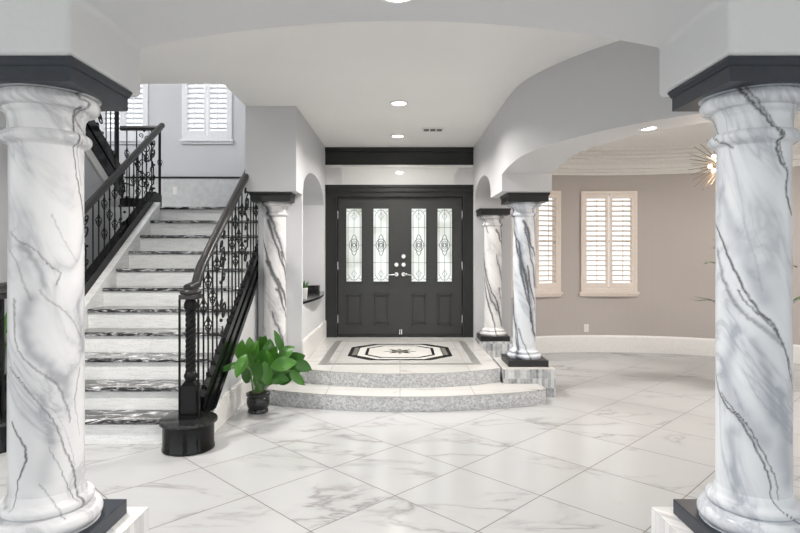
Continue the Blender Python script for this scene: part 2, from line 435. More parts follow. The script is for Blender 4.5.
# ------------------------------------------------------------------ entry steps and platform
def arc_pts(xa, xb, ye, yc, n=40):
    out=[]; xm=(xa+xb)/2; h=(xb-xa)/2; d=ye-yc; R=(h*h+d*d)/(2*d)
    for i in range(n+1):
        x=xa+(xb-xa)*i/n; out.append((x, yc+R-math.sqrt(R*R-(x-xm)**2)))
    return out
es = empty('entry_steps',(0,7,0),'two curved pale marble steps with pebble mosaic risers leading up to the black front doors','steps')
es.location=(0,0,0)
a1 = arc_pts(-1.34,1.46,5.655,5.365); a2 = arc_pts(-1.08,1.06,5.975,5.70)
b = MB(); b.prism([(x,y+.004) for x,y in a1]+[(1.46,5.90),(1.075,5.90),(1.075,5.99),(-1.075,5.99),(-1.34,5.97)],'z',0,.136); b.build('lower_riser',PEBBLE,es,smooth=30)
b = MB(); b.prism(a1+[(1.46,5.90),(1.075,5.90),(1.075,5.99),(-1.075,5.99),(-1.34,5.97)],'z',.136,.148); b.build('lower_tread',LANDT,es,smooth=30)
b = MB(); b.prism([(x,y+.004) for x,y in a2]+[(1.06,DY),(-1.08,DY)],'z',0,PLAT-.012); b.build('upper_riser',PEBBLE,es,smooth=30)
b = MB(); b.prism(a2+[(1.06,DY),(-1.08,DY)],'z',PLAT-.012,PLAT); b.build('platform_floor',LANDT,es,smooth=30)
b = MB()
def ring_rect(mb,x0,x1,y0,y1,w,z0,z1):
    mb.box(x0,x0+w,y0,y1,z0,z1); mb.box(x1-w,x1,y0,y1,z0,z1); mb.box(x0+w,x1-w,y0,y0+w,z0,z1); mb.box(x0+w,x1-w,y1-w*.5,y1,z0,z1)
ring_rect(b,-.89,.89,6.15,7.86,.085,PLAT,PLAT+.002); b.build('border_inlay',BAND,es)
md = empty('medallion_inlay'); md.parent=es
def octa(hx,hy,cx_,cy_): return [(-hx+cx_,-hy),(hx-cx_,-hy),(hx,-hy+cy_),(hx,hy-cy_),(hx-cx_,hy),(-hx+cx_,hy),(-hx,hy-cy_),(-hx,-hy+cy_)]
def octring(mb,o,i,z0,z1,yc):
    n=8
    vs=[(x,y+yc,z0) for x,y in o]+[(x,y+yc,z0) for x,y in i]+[(x,y+yc,z1) for x,y in o]+[(x,y+yc,z1) for x,y in i]; fs=[]
    for k in range(n):
        j=(k+1)%n; fs += [(16+k,16+j,24+j,24+k),(k,8+k,8+j,j),(k,j,16+j,16+k),(8+k,24+k,24+j,8+j)]
    mb.add(vs,fs)
MY=6.98
O=lambda s,t: octa(.62-s,.565-t,.27,.30)
b=MB(); b.prism([(x,y+MY) for x,y in octa(.60,.545,.26,.29)],'z',PLAT,PLAT+.001); b.build('medallion_field',MEDC,md)
b=MB(); octring(b,octa(.62,.575,.27,.27),octa(.51,.515,.235,.235),PLAT,PLAT+.003,MY); b.build('outer_ring',MEDB,md)
b=MB(); octring(b,octa(.42,.43,.19,.19),octa(.385,.40,.175,.18),PLAT,PLAT+.003,MY); b.build('inner_ring',MEDB,md)
for sx in (-1,1):
    b=MB(); b.box(min(sx*.575,sx*.52),max(sx*.575,sx*.52),MY-.26,MY+.26,PLAT+.003,PLAT+.0035); b.build('grey_flank',MEDG,md)
def star(r1,r2,n,rot): return [((r1 if k%2==0 else r2)*math.cos(PI*k/n+rot)*(1),(r1 if k%2==0 else r2)*math.sin(PI*k/n+rot)+MY) for k in range(2*n)]
b=MB(); b.prism([(x*1.0,y) for x,y in star(.19,.06,4,PI/4)],'z',PLAT,PLAT+.004); b.build('star_points',MEDB,md)
b=MB(); b.prism([(x*1.25,(y-MY)*1.3+MY) for x,y in star(.16,.045,4,0)],'z',PLAT,PLAT+.0045); b.build('cross_points',MEDG,md)

# ------------------------------------------------------------------ columns
def vein_mesh(name, prof, nth, mat, parent, veins, R):
    """lathe with a 'vein' colour attribute: red = dark vein, green = soft grey band (pattern of the stone)"""
    nz=len(prof); th=np.arange(nth)/nth*2*PI
    r=np.array([p[0] for p in prof]); z=np.array([p[1] for p in prof])
    X=(r[:,None]*np.sin(th)[None,:]).ravel(); Y=(-r[:,None]*np.cos(th)[None,:]).ravel(); Z=np.repeat(z,nth)
    verts=np.stack([X,Y,Z],1)
    i=np.arange(nz-1)[:,None]*nth; k=np.arange(nth)[None,:]; k2=(k+1)%nth
    faces=np.stack([i+k,i+k2,i+k2+nth,i+k+nth],-1).reshape(-1,4)
    fl=[tuple(f) for f in faces.tolist()]+[tuple(range(nth-1,-1,-1)),tuple((nz-1)*nth+q for q in range(nth))]
    me=bpy.data.meshes.new(name); me.from_pydata(verts.tolist(),[],fl)
    U=np.tile(th,nz); U=np.where(U>PI,U-2*PI,U); dark=np.zeros(len(X)); soft=np.zeros(len(X))
    for (pl,w,d,kind) in veins:
        pts=np.array(pl,float); dm=np.full(len(X),9.0)
        for a,c in zip(pts[:-1],pts[1:]):
            for sh in (-2*PI,0,2*PI):
                ax=(a[0]+sh)*R; cx=(c[0]+sh)*R; ux=U*R
                dx=cx-ax; dz=c[1]-a[1]; l2=dx*dx+dz*dz+1e-9
                t=np.clip(((ux-ax)*dx+(Z-a[1])*dz)/l2,0,1)
                dm=np.minimum(dm,np.hypot(ux-ax-t*dx,Z-a[1]-t*dz))
        wv = .85*w*(.7+.3*np.sin(Z*11+U*2))
        val=d*np.exp(-(dm/wv)**2)
        if kind==0: dark=np.maximum(dark,val)
        else: soft=np.maximum(soft,val)
    at=me.color_attributes.new('vein','FLOAT_COLOR','POINT')
    buf=np.zeros((len(X),4)); buf[:,0]=dark; buf[:,1]=soft; buf[:,3]=1
    at.data.foreach_set('color',buf.ravel().astype(np.float32))
    me.materials.append(mat)
    for p in me.polygons: p.use_smooth=True
    me.set_sharp_from_angle(angle=math.radians(50))
    o=bpy.data.objects.new(name,me); C.objects.link(o); o.parent=parent; return o
def rough_line(pl, seed, n=9, amp=.012, R=.17):
    rnd=random.Random(seed); out=[]
    P_=catmull(pl,n)
    for p in P_: out.append((p.x+rnd.uniform(-amp,amp)/R, p.y+rnd.uniform(-amp,amp)*.6))
    return out
def dense(prof, step):
    out=[]
    for (r0,z0),(r1,z1) in zip(prof[:-1],prof[1:]):
        n=max(1,int(math.hypot(r1-r0,z1-z0)/step))
        for i in range(n): out.append((r0+(r1-r0)*i/n, z0+(z1-z0)*i/n))
    out.append(prof[-1]); return out
def roundp(c, r, a0, a1, n=8):
    return [(c[0]+r*math.cos(a0+(a1-a0)*i/n), c[1]+r*math.sin(a0+(a1-a0)*i/n)) for i in range(n+1)]

def column(name, x, y, ped, slab_top, cap_bot, cap_top, rs, cap_w, slab_w, ped_box, veins, mats, label, cat, group, nth=64, step=.02, pedmat=None, rt=None, ks=1.0):
    t=empty(name,(x,y,0),label,cat,group)
    if rt is None: rt=rs*.98
    b=MB(); b.box(ped_box[0]-x,ped_box[1]-x,ped_box[2]-y,ped_box[3]-y,0,ped-.001); b.build('pedestal',pedmat or PLTILE,t)
    b=MB(); h=slab_w/2; b.box(-h,h,-h,h,ped,slab_top); b.build('base_slab',mats[1],t,bevel=.004)
    bz=slab_top; hb=.155*ks; rb=rs*1.50
    base=[(rb*.96,bz)]+roundp((rb-.035*ks,bz+.036*ks),.036*ks,-PI/2+.3,PI/2-.1,8)+[(rb-.042*ks,bz+.078*ks)]+roundp((rb-.052*ks,bz+.099*ks),.021*ks,-PI/2,PI/2,6)+[(rs*1.08,bz+.126*ks),(rs*1.01,bz+hb)]
    cb=cap_bot; hc=.215*ks
    sz0=bz+hb; sz1=cb-hc
    shaft=[(rs,sz0)]+[(rs+(rt-rs)*q/8, sz0+(sz1-sz0)*q/8) for q in range(1,9)]
    rc=rs*1.62
    cap=[(rt,sz1)]+roundp((rt+.006*ks,sz1+.035*ks),.026*ks,-PI/2,PI/2,8)+[(rt*1.03,sz1+.066*ks),(rt*1.03,sz1+.10*ks),(rt*1.06,sz1+.125*ks),(rt*1.14,sz1+.14*ks),(rt*1.16,sz1+.152*ks)]+roundp((rc-.028*ks-.03*ks,sz1+.183*ks),.032*ks,-PI/3,PI/2.4,6)+[(rc*.9,cb)]
    for nm,pr in (('column_base',base),('shaft',shaft),('capital',cap)):
        vein_mesh(nm,dense(pr,step),nth,mats[0],t,veins,rs)
    b=MB(); w=cap_w/2; zc=cap_bot+(cap_top-cap_bot)*.66
    b.box(-w,w,-w,w,cap_bot,zc)
    b.frustum(0,0,w+.004,w+.004,zc,w+.012,w+.012,zc+(cap_top-zc)*.6); b.box(-w-.014,w+.014,-w-.014,w+.014,zc+(cap_top-zc)*.6,cap_top)
    b.build('cap_block',mats[2],t)
    return t

def px2col(pts, xc, Zc, R, f=True):
    """where the line of sight through each measured point meets the shaft: angle round it and height"""
    X0=-1.487 if xc<400 else 1.487; out=[]
    for (x,y) in pts:
        a=(x-CX)/F; A=a*a+1; B=-2*(a*X0+Zc); Cc=X0*X0+Zc*Zc-R*R; D=max(0,B*B-4*A*Cc)
        t=(-B-math.sqrt(D))/(2*A); th=math.atan2(a*t-X0, Zc-t)
        out.append((th, EYE+(CY-y)*t/F))
    return out
COLG='veined marble columns'; ZN=2.38; RN=.140
L_v=[([(72,90),(69.4,99),(76.7,105),(73.5,117),(80.7,129.5),(84,135)],.008,.75),
     ([(71,108),(73,120),(74,135),(74.7,152),(76.7,172),(80,192),(83,208),(84.5,224)],.010,.9),
     ([(77,140),(79,165),(82,185)],.008,.7),
     ([(10,232),(18,240.5),(30,246.6),(40,254.7),(50.5,266.8),(60.5,273),(56,285)],.011,.62),
     ([(9,250),(16,262),(24,285),(30,300)],.010,.4),
     ([(38.8,290),(50,301),(68,315),(82,340)],.008,.5),
     ([(52,215),(60,232),(70,250),(78,262)],.007,.35),
     ([(13.7,300),(13.7,317),(16,345),(25,360.7),(38.8,372),(52.4,381),(61.6,392.6),(68.4,411),(70.7,422)],.011,.62),
     ([(10,367.5),(20.5,381),(32,397),(45.6,411),(57,427),(63.8,447),(73,468),(75,479),(76,505)],.008,.8),
     ([(14,362),(28,385),(45,401),(60,420),(70,445),(75,465)],.005,.5),
     ([(11.4,422),(20.5,440.5),(25,450),(25,463),(18,481.5),(16,509)],.006,.95),
     ([(48,447),(55,459),(64,477),(72,500)],.003,.75),
     ([(80,367.5),(75,399),(77.5,418),(80,436)],.006,.55),
     ([(40,485),(52,500),(60,515)],.004,.6)]
L_s=[([(30,300),(22,330),(28,350),(42,362),(58,375),(68,395)],.035,.7),([(40,400),(50,440),(45,480)],.04,.4),([(20,245),(35,262),(45,285)],.03,.6),([(78,300),(82,350)],.03,.4)]
R_v=[([(742,89.5),(747,97),(753.7,106),(766,117),(773,128),(777.4,138),(778,150),(782,162),(788,172),(787,193),(792,214)],.009,.95),
     ([(748,90),(757,104),(769,116),(779,134),(781,150),(786,165)],.006,.8),
     ([(706,106),(714,117),(717,130),(722,140),(732.6,148)],.008,.8),
     ([(715,222),(719.5,235),(730,261.6),(743,288),(759,311.6),(772,322),(780,338),(787,355),(790.5,376),(794,399)],.007,1),
     ([(738,290),(747,303.7),(763,318),(776.8,332),(786,350),(792,376)],.006,.8),
     ([(717,250),(721,272),(728,292),(743,313),(764,329),(782,345)],.018,.55),
     ([(715,340),(715,358),(717.5,386),(726.6,406),(738,417.7),(749.4,436),(760.8,458.7),(770,481.5),(773,502),(790,522)],.006,.95),
     ([(721,392),(731,407),(744,421),(756,440),(768,462),(776,482),(778,500)],.004,.95),
     ([(722,160),(736,200),(748,235),(756,262),(762,290)],.010,.25),([(730,150),(745,195),(755,230),(768,262)],.008,.22)]
R_s=[([(720,190),(735,235),(750,270),(765,300)],.04,.55),([(735,330),(725,380),(740,410),(760,440)],.05,.6),([(730,430),(735,470),(738,500)],.05,.7),([(780,390),(785,440),(788,480)],.05,.6),([(755,340),(770,380),(775,420)],.05,.5)]
def mkv(vs, ss, xc, sd):
    out=[]
    for i,(pl,w,d) in enumerate(vs): out.append((rough_line(px2col(pl,xc,ZN,RN),sd+i,7,.0035,RN),w,d,0))
    for i,(pl,w,d) in enumerate(ss): out.append((rough_line(px2col(pl,xc,ZN,RN),sd+50+i,5,.01,RN),w,d,1))
    rnd=random.Random(sd)               # the far side of the shaft
    for k in range(5):
        th=rnd.uniform(1.8,3.6); z=rnd.uniform(1.2,2.1)
        out.append((rough_line([(th+.16*j,z-.28*j) for j in range(5)],sd+90+k,7,.012,RN),.008,rnd.uniform(.5,.9),0))
    return out
column('marble_column',-1.487,ZN,.304,.371,2.158,2.25,RN,.46,.455,(-1.745,-1.19,2.12,2.675),mkv(L_v,L_s,46.8,100),(MARBLE,CHAR,CHAR),
       'thick white veined marble column in the left foreground, on a dark square slab','column',COLG,220,.006,PLTILE2)
column('marble_column',1.487,ZN,.304,.371,2.158,2.25,RN,.46,.455,(1.19,1.745,2.12,2.675),mkv(R_v,R_s,754,300),(MARBLEG,CHAR,CHAR),
       'thick bluish-white veined marble column in the right foreground, beside the spiky hanging light','column',COLG,220,.006,PLTILE2)
def rv(seed, z0, z1, n, slope=.5, R=.122):
    rnd=random.Random(seed); out=[]
    for k in range(n):
        th=rnd.uniform(0,2*PI); z=z0+.15+(z1-z0+.25)*(k+rnd.random())/n; l=rnd.randint(6,13); pl=[]; a=th; c=z
        for j in range(l):
            pl.append((a,c)); a+=.26*rnd.uniform(.4,1.5); c-=.17*slope*rnd.uniform(.4,1.7)
        out.append((rough_line(pl,seed+k,5,.004,R), rnd.uniform(.015,.026), rnd.uniform(.75,1.1),0))
        if k%2==0: out.append((rough_line([(q+.15,e-.03) for q,e in pl],seed+k+40,5,.008,R),.045,.75,1))
    return out
MF=(MARBLEF,BLACK,BLACK)
column('marble_column',-1.375,6.205,PLAT,.362,2.06,2.155,.124,.43,.42,(-1.60,-1.12,5.98,6.215),rv(11,.4,2.1,13,.42),MF,
       'slim white marble column with dark diagonal veins against the wall beside the potted plant','column',COLG,110,.011,None,None,.72)
column('marble_column',1.372,6.245,PLAT,.362,2.06,2.155,.124,.43,.43,(1.085,1.63,5.91,6.59),rv(36,.4,2.1,17,.75),(MARBLEG,BLACK,BLACK),
       'slim grey-streaked marble column on a tiled pedestal at the right end of the curved steps','column',COLG,110,.011,None,None,.72)
column('marble_column',1.285,7.82,.32,.385,2.03,2.115,.124,.40,.40,(1.075,1.54,7.60,7.99),rv(59,.4,2.1,14,.5),MF,
       'slim white marble column with bold dark veins right beside the front doors','column',COLG,96,.012,None,None,.72)

# ------------------------------------------------------------------ front door
d1 = empty('door_1',(0,DY,0),kind='structure')
b=MB()
for x0,x1 in ((-1.08,-.905),(.905,1.06)):
    b.box(x0,x1,-.03,.16,PLAT,2.33); xa=x1-.03 if x0<0 else x0; b.box(xa,xa+.03,-.05,-.03,PLAT,2.33)
b.box(-1.08,1.06,-.03,.16,2.33,2.50); b.box(-1.08,1.06,-.055,-.03,2.40,2.425); b.box(-1.08,1.06,-.05,-.03,2.47,2.50)
b.box(-1.08,1.06,-.03,.16,2.785,CEZ-.001); b.box(-1.08,1.06,-.06,-.03,CEZ-.06,CEZ-.001); b.box(-1.08,1.06,-.045,-.03,2.785,2.80)
b.build('door_frame',BLACK,d1)
b=MB(); b.box(-1.08,1.06,-.045,.0,2.755,2.785); b.build('transom_bead',TRIM,d1)
b=MB(); b.box(-1.08,1.06,0.0,.02,2.50,2.755); tp=b.build('transom_pane',MIRR,d1); tp['label']='pale reflective transom glass'
b=MB(); b.box(-.905,.905,-.02,.16,PLAT,PLAT+.03); b.build('threshold',BLACK,d1)
def leaf(side):
    sg=side
    x0,x1 = (-.90,-.006) if side<0 else (.006,.90)
    e = bpy.data.objects.new('door_leaf',None); C.objects.link(e); e.parent=d1
    zb,zt=PLAT+.032,2.326; ya,yb=.02,.07
    cols = [(-.786,-.553),(-.392,-.162)] if side<0 else [(.162,.385),(.540,.760)]
    g0,g1=1.094,2.165; p0,p1=.47,.92
    b=MB(); xs=[x0]+[q for c in cols for q in c]+[x1]
    b.box(xs[0],xs[1],ya,yb,zb,zt); b.box(xs[2],xs[3],ya,yb,zb,zt); b.box(xs[4],xs[5],ya,yb,zb,zt)
    for c in cols:
        b.box(c[0],c[1],ya,yb,zb,p0); b.box(c[0],c[1],ya,yb,p1,g0); b.box(c[0],c[1],ya,yb,g1,zt)
        b.box(c[0],c[1],ya+.018,yb,p0,p1)                                     # recessed field
        for (q0,q1,w0,w1) in ((c[0],c[0]+.018,p0,p1),(c[1]-.018,c[1],p0,p1),(c[0],c[1],p0,p0+.018),(c[0],c[1],p1-.018,p1)):
            b.box(q0,q1,ya-.014,ya+.018,w0,w1)
        b.frustum((c[0]+c[1])/2,0,.001,.001,0,.001,.001,.001) if False else None
        b.box(c[0]+.04,c[1]-.04,ya+.001,ya+.018,p0+.04,p1-.04)
        for (q0,q1,w0,w1) in ((c[0]-.012,c[0]+.006,g0,g1),(c[1]-.006,c[1]+.012,g0,g1),(c[0]-.012,c[1]+.012,g0-.012,g0+.006),(c[0]-.012,c[1]+.012,g1-.006,g1+.012)):
            b.box(q0,q1,ya-.012,ya,w0,w1)
    b.build('leaf_panel',DOORM,e)
    for c in cols:
        b=MB(); b.box(c[0],c[1],.04,.048,g0,g1); gp=b.build('glass_pane',FROST,e)
        b=MB(); m=(c[0]+c[1])/2; w=(c[1]-c[0])/2; yy=.036; T=lambda pts,r=.0034: b.tube([(x,yy,z) for x,z in pts],r,5)
        i=.028
        T([(c[0]+i,g0+i+.07),(c[0]+i,g1-i-.07)]); T([(c[1]-i,g0+i+.07),(c[1]-i,g1-i-.07)])
        for zz,s in ((g0,1),(g1,-1)):
            T([(c[0]+i,zz+s*(i+.07)),(m-.03,zz+s*i),(m+.03,zz+s*i),(c[1]-i,zz+s*(i+.07))])
            T([(c[0],zz+s*.03),(c[0]+i+.02,zz+s*.055)]); T([(c[1],zz+s*.03),(c[1]-i-.02,zz+s*.055)])
            T([(m-.035,zz+s*.12),(m,zz+s*.06),(m+.035,zz+s*.12),(m,zz+s*.17),(m-.035,zz+s*.12)],.003)
        zm=(g0+g1)/2
        T([(m,g0),(m,zm-.15)],.0028); T([(m,zm+.15),(m,g1)],.0028)
        for zz in (g0+.28,g1-.28): T([(c[0],zz),(c[1],zz)],.003)
        ov=lambda rx,rz: [(m+rx*math.sin(2*PI*k/24),zm+rz*math.cos(2*PI*k/24)) for k in range(25)]
        T(ov(.07,.09),.0045); T(ov(.042,.15),.0045); T(ov(.034,.06),.004); T(ov(.02,.03),.006)
        T([(c[0],zm),(m-.07,zm)],.003); T([(m+.07,zm),(c[1],zm)],.003)
        b.build('lead_came',LEAD,gp)
    hx=-.052 if side<0 else .052
    hb=MB(); 
    def rose(mb,x,z,r):
        for k in range(1): pass
        vs=[];n=20
        for (rr,yy) in ((r,.02),(r,.006),(r*.8,-.004)):
            for q in range(n): vs.append((x+rr*math.cos(2*PI*q/n),yy,z+rr*math.sin(2*PI*q/n)))
        fs=[(i*n+q,i*n+(q+1)%n,(i+1)*n+(q+1)%n,(i+1)*n+q) for i in range(2) for q in range(n)]+[tuple(range(n)),tuple(2*n+q for q in range(n))]
        mb.add(vs,fs)
    rose(hb,hx,1.205,.036); hb.tube([(hx,.0,1.205),(hx,-.04,1.205),(hx+sg*.04,-.048,1.203),(hx+sg*.10,-.044,1.195),(hx+sg*.135,-.035,1.205)],[.012,.012,.011,.010,.008],8)
    hb.build('lever_handle',CHROME,e,smooth=50)
    for zz in ((1.345,) if side<0 else (1.345,1.465)):
        hb=MB(); rose(hb,hx,zz,.036); hb.box(hx-.012,hx+.012,-.022,0,zz-.004,zz+.004); hb.build('deadbolt',CHROME,e,smooth=50)
    xh = x0-.004 if side<0 else x1+.004
    for zz in (.56,1.33,2.07):
        hb=MB(); hb.tube([(xh,.012,zz-.055),(xh,.012,zz+.055)],.011,8); hb.build('hinge',CHROME,e,smooth=50)
leaf(-1); leaf(1)
b=MB(); b.box(-.022,.022,.005,.02,PLAT+.031,2.328); b.box(-.02,.02,.071,.085,PLAT+.031,2.328); b.build('astragal',DOORM,d1)
b=MB(); b.box(-.94,-.87,.075,.12,PLAT,2.34); b.box(.87,.94,.075,.12,PLAT,2.34); b.box(-.94,.94,.075,.12,2.30,2.36); b.box(-.94,.94,.075,.12,PLAT,PLAT+.05); b.build('door_stop',BLACK,d1)
b=MB(); b.box(-.012,-.002,.0,.02,PLAT+.04,PLAT+.11); b.box(.012,.03,.0,.02,PLAT+.04,PLAT+.11); b.build('floor_bolt',CHROME,d1)
# garden beyond the door, seen through the glass
for i,(gx,gy,gs) in enumerate(((-1.0,10.6,1.0),(0.15,11.3,1.2),(1.2,10.7,.95))):
    rnd=random.Random(i); b=MB()
    for k in range(170):
        a=rnd.uniform(0,2*PI); u=rnd.uniform(-1,1); rr=.55*gs*(rnd.random()**.33)
        p=Vector((gx+rr*math.cos(a)*math.sqrt(1-u*u), gy+rr*.6*math.sin(a)*math.sqrt(1-u*u), 2.0+.75*gs*u*1.0))
        M=Matrix.Translation(p)@Matrix.Rotation(rnd.uniform(0,6),4,'Z')@Matrix.Rotation(rnd.uniform(0,6),4,'X')
        b.add([M@Vector(q) for q in ((-.10,0,0),(0,-.045,.01),(.10,0,0),(0,.045,.01))],[(0,1,2,3)])
    b.tube([(gx,gy,0),(gx+.05,gy,1.5)],.04,6)
    tag(b.build('garden_shrub',HEDGE),'green garden shrub outside, seen through the leaded front door glass','shrub','garden shrubs outside the front door')
# ------------------------------------------------------------------ staircase
G=.28; RZ=.1915; Y1=4.44
def nose(y): return RZ*(1+(y-Y1)/G)
XL,XR=-3.08,-1.62
st = empty('staircase',(0,0,0),'wide straight white staircase with black and white granite treads rising to a landing','staircase')
for k in range(1,12):
    y=Y1+G*(k-1); z=RZ*k
    last = k==11
    b=MB(); b.box(XL,XR,y+.025,y+G+.03,z-RZ-(.0 if k==1 else .0),z-.036) if not last else b.box(XL,XR,y+.025,y+.2,z-RZ,z-.036)
    b.build('riser',RISER,st)
    b=MB(); b.box(XL,XR,y,(y+G+.026) if not last else 8.99,z-.035,z); b.build('tread',GRAN if True else RISER,st,bevel=.008)
b=MB(); b.box(-5.39,XL-.22,7.27,8.99,0,RZ*11-.001); b.box(XL-.22,XR,7.45,8.99,0,RZ*11-.04); b.build('landing_block',RISER,st)
# white curb along the left ends of the treads
def slope_prism(mb, x0, x1, ya, yb, lo, hi, flat=None):
    mb.prism([(ya,max(0.0,nose(ya)+lo)),(yb,max(0,nose(yb)+lo)),(yb,nose(yb)+hi),(ya,max(.02,nose(ya)+hi))],'x',x0,x1)
b=MB(); slope_prism(b,-3.16,-3.081,4.42,7.26,-2.5,.045); b.build('curb',RISER,st)
b=MB(); b.box(-1.66,-1.60,4.46,4.47,0,.01); 
b=MB()
b.prism([(4.47,.001),(8.99,.001),(8.99,nose(7.0)-.245),(7.0,nose(7.0)-.245),(4.78,nose(4.78)-.245),(4.47,.02)],'x',-1.618,-1.576)
struct(b,'wall_stair_side',WALL)
b=MB(); b.prism([(4.62,.001),(6.2,.001),(6.2,.235),(4.95,.235),(4.62,.06)],'x',-1.5755,-1.557); b.box(-1.5755,-1.564,4.97,6.2,.235,.25); struct(b,'baseboard_stair',TRIM)
b=MB(); b.prism([(4.40,.001),(7.26,.001),(7.26,nose(7.26)-.05),(4.40,.06)],'x',-3.20,-3.161); struct(b,'wall_stair_outer',WALL)
# curtail drums
for nm,x in (('curtail_step',-1.635),('curtail_step',-3.14)):
    b=MB(); b.lathe([(.185,0),(.195,.004),(.195,.02),(.19,.03),(.19,.195),(.197,.20)],x,4.37,40); dr=b.build(nm,LACQ,st,smooth=40)
    b=MB(); b.lathe([(.195,.20),(.214,.205),(.216,.220),(.212,.231),(.2,.2325)],x,4.37,40); b.build('granite_rim',DGRAN,dr,smooth=40)
# wainscot on landing
b=MB(); b.box(-5.39,-1.57,8.955,8.999,RZ*11+.001,2.70); struct(b,'trim_2',plain('grey_wall_tile',(.55,.565,.57,1),.45,var=.08,scale=14))
b=MB(); b.box(-5.39,-1.57,8.94,8.999,2.70,2.725); struct(b,'trim_3',BLACK)

# ------------------------------------------------------------------ iron railings
def spiral(cx, cz, r0, r1, a0, turns, n=18):
    return [(cx+(r0+(r1-r0)*i/n)*math.cos(a0+turns*2*PI*i/n), cz+(r0+(r1-r0)*i/n)*math.sin(a0+turns*2*PI*i/n)) for i in range(n+1)]
def mesh_of(mb, name, mat, smooth=60):
    o=mb.build(name,mat,None,smooth=smooth); me=o.data; bpy.data.objects.remove(o); return me
def inst(name, me, parent, loc):
    o=bpy.data.objects.new(name,me); C.objects.link(o); o.parent=parent; o.location=loc; return o
BH=.93
b=MB(); b.tube([(0,0,0),(0,0,BH)],.0075,6); b.box(-.014,.014,-.014,.014,0,.03); ME_BAR=mesh_of(b,'baluster',IRON)
b=MB()
for k in range(4):
    b.tube([( (.006+.024*math.sin(PI*i/10))*math.cos(k*PI/2+i*.32), (.006+.024*math.sin(PI*i/10))*math.sin(k*PI/2+i*.32), -.055+.011*i) for i in range(11)],.0048,5)
b.sphere((0,0,-.06),.012,5); b.sphere((0,0,.06),.012,5)
ME_BASK=mesh_of(b,'basket',IRON)
def scroll_mesh(sl, flip=1):
    b=MB(); w=.085
    def T(pts, r=.0085): b.tube([(0,flip*u,z+flip*u*sl) for u,z in pts],r,6)
    # big S
    S=spiral(.0,.26,.012,.075,PI*1.0,1.35)[::1]
    T(spiral(.02,.20,.010,.07,0,1.4)+[(.02-.05,.38),(-.035,.46),(-.01,.56)]+spiral(-.02,.66,.075,.010,-.3,1.4))
    T(spiral(-.035,.80,.008,.05,PI,1.3)+[(.03,.74),(.06,.66)],.007)
    T(spiral(.03,.48,.006,.045,PI/2,1.25),.0065)
    T(spiral(-.05,.33,.006,.04,-PI/2,1.25),.0065)
    T(spiral(.045,.84,.006,.035,PI,1.2),.006)
    T(spiral(-.04,.07,.006,.04,0,1.2),.0065)
    for u,z in ((-.055,.5),(.055,.36),(.05,.62),(-.05,.18),(.0,.9)): b.sphere((0,flip*u,z+flip*u*sl),.016,5)
    b.tube([(0,flip*-.09,.02-.09*sl*flip*flip),(0,flip*-.09,.90-.09*sl)],.007,5) if False else None
    return mesh_of(b,'scroll_panel',IRON)
SL=RZ/G
ME_SC=[scroll_mesh(SL,1),scroll_mesh(SL,-1)]; ME_SC0=scroll_mesh(0,1)
ME_SCD=scroll_mesh(-SL,1)
def newel(parent, x, y, z0, ztop):
    t=bpy.data.objects.new('newel_post',None); C.objects.link(t); t.parent=parent; t.location=(x,y,0)
    b=MB(); b.box(-.07,.07,-.07,.07,z0,z0+.03); b.box(-.058,.058,-.058,.058,z0+.03,z0+.25); b.frustum(0,0,.058,.058,z0+.25,.03,.03,z0+.29); b.build('newel_block',LACQ,t,bevel=.004)
    b=MB(); zb=z0+.28; zt=ztop-.05
    b.lathe([(.034,zb),(.05,zb+.03),(.05,zb+.05),(.03,zb+.08)],0,0,16); b.lathe([(.03,zt-.10),(.05,zt-.07),(.05,zt-.04),(.035,zt)],0,0,16)
    for k in range(4):
        n=46; b.tube([(.024*math.cos(k*PI/2+i*.42),.024*math.sin(k*PI/2+i*.42),zb+.06+(zt-zb-.14)*i/n) for i in range(n+1)],.017,6)
    b.build('twisted_shaft',IRON,t,smooth=60)
    b=MB()
    for dx in (-.075,.07):
        b.tube([(dx,-.03,z0),(dx,-.03,zt)],.009,6)
    b.build('side_bar',IRON,t)
    b=MB(); b.box(-.07,.07,-.07,.07,ztop-.05,ztop-.014); b.lathe([(.075,ztop-.014),(.082,ztop),(.075,ztop+.02),(.03,ztop+.03)],0,0,24); b.build('newel_cap',RAILM,t,smooth=40,bevel=.005)
    return t
def handrail(parent, pts, name='handrail'):
    """profile sweep along 3D polyline"""
    b=MB(); prof=[(-.03,-.028),(.03,-.028),(.037,-.005),(.034,.018),(.018,.03),(-.018,.03),(-.034,.018),(-.037,-.005)]
    P_=[Vector(p) for p in pts]; vs=[];m=len(prof)
    for i,p in enumerate(P_):
        t=(P_[min(i+1,len(P_)-1)]-P_[max(i-1,0)]).normalized()
        s=t.cross(Vector((0,0,1))).normalized(); u=s.cross(t)
        for a,c in prof: vs.append(p+s*a+u*c)
    fs=[(i*m+k,i*m+(k+1)%m,(i+1)*m+(k+1)%m,(i+1)*m+k) for i in range(len(P_)-1) for k in range(m)]+[tuple(range(m-1,-1,-1)),tuple((len(P_)-1)*m+k for k in range(m))]
    b.add(vs,fs); return b.build(name,RAILM,parent,smooth=50)
def balusters(parent, x, ya, yb, zfun, sp=.112, start=0, sl=0, baskets=True, zs=1.0):
    n=int(round((yb-ya)/sp)); i=0; y=ya
    while y<=yb+1e-6:
        ph=(i+start)%6
        if ph==4:
            o=inst('scroll_panel',ME_SC[(i//6)%2] if sl>0 else (ME_SC0 if sl==0 else ME_SCD),parent,(x,y+.056,zfun(y+.056))); o.scale=(1,1,zs)
            y+=sp*1.0
        else:
            o=inst('baluster',ME_BAR,parent,(x,y,zfun(y))); o.scale=(1,1,zs)
            hs={0:(.62,),1:(.74,.40),2:(.54,),3:(.72,.36),5:()}[ph]
            if baskets:
                for h in hs: inst('basket',ME_BASK,o,(0,0,h))
        y+=sp; i+=1
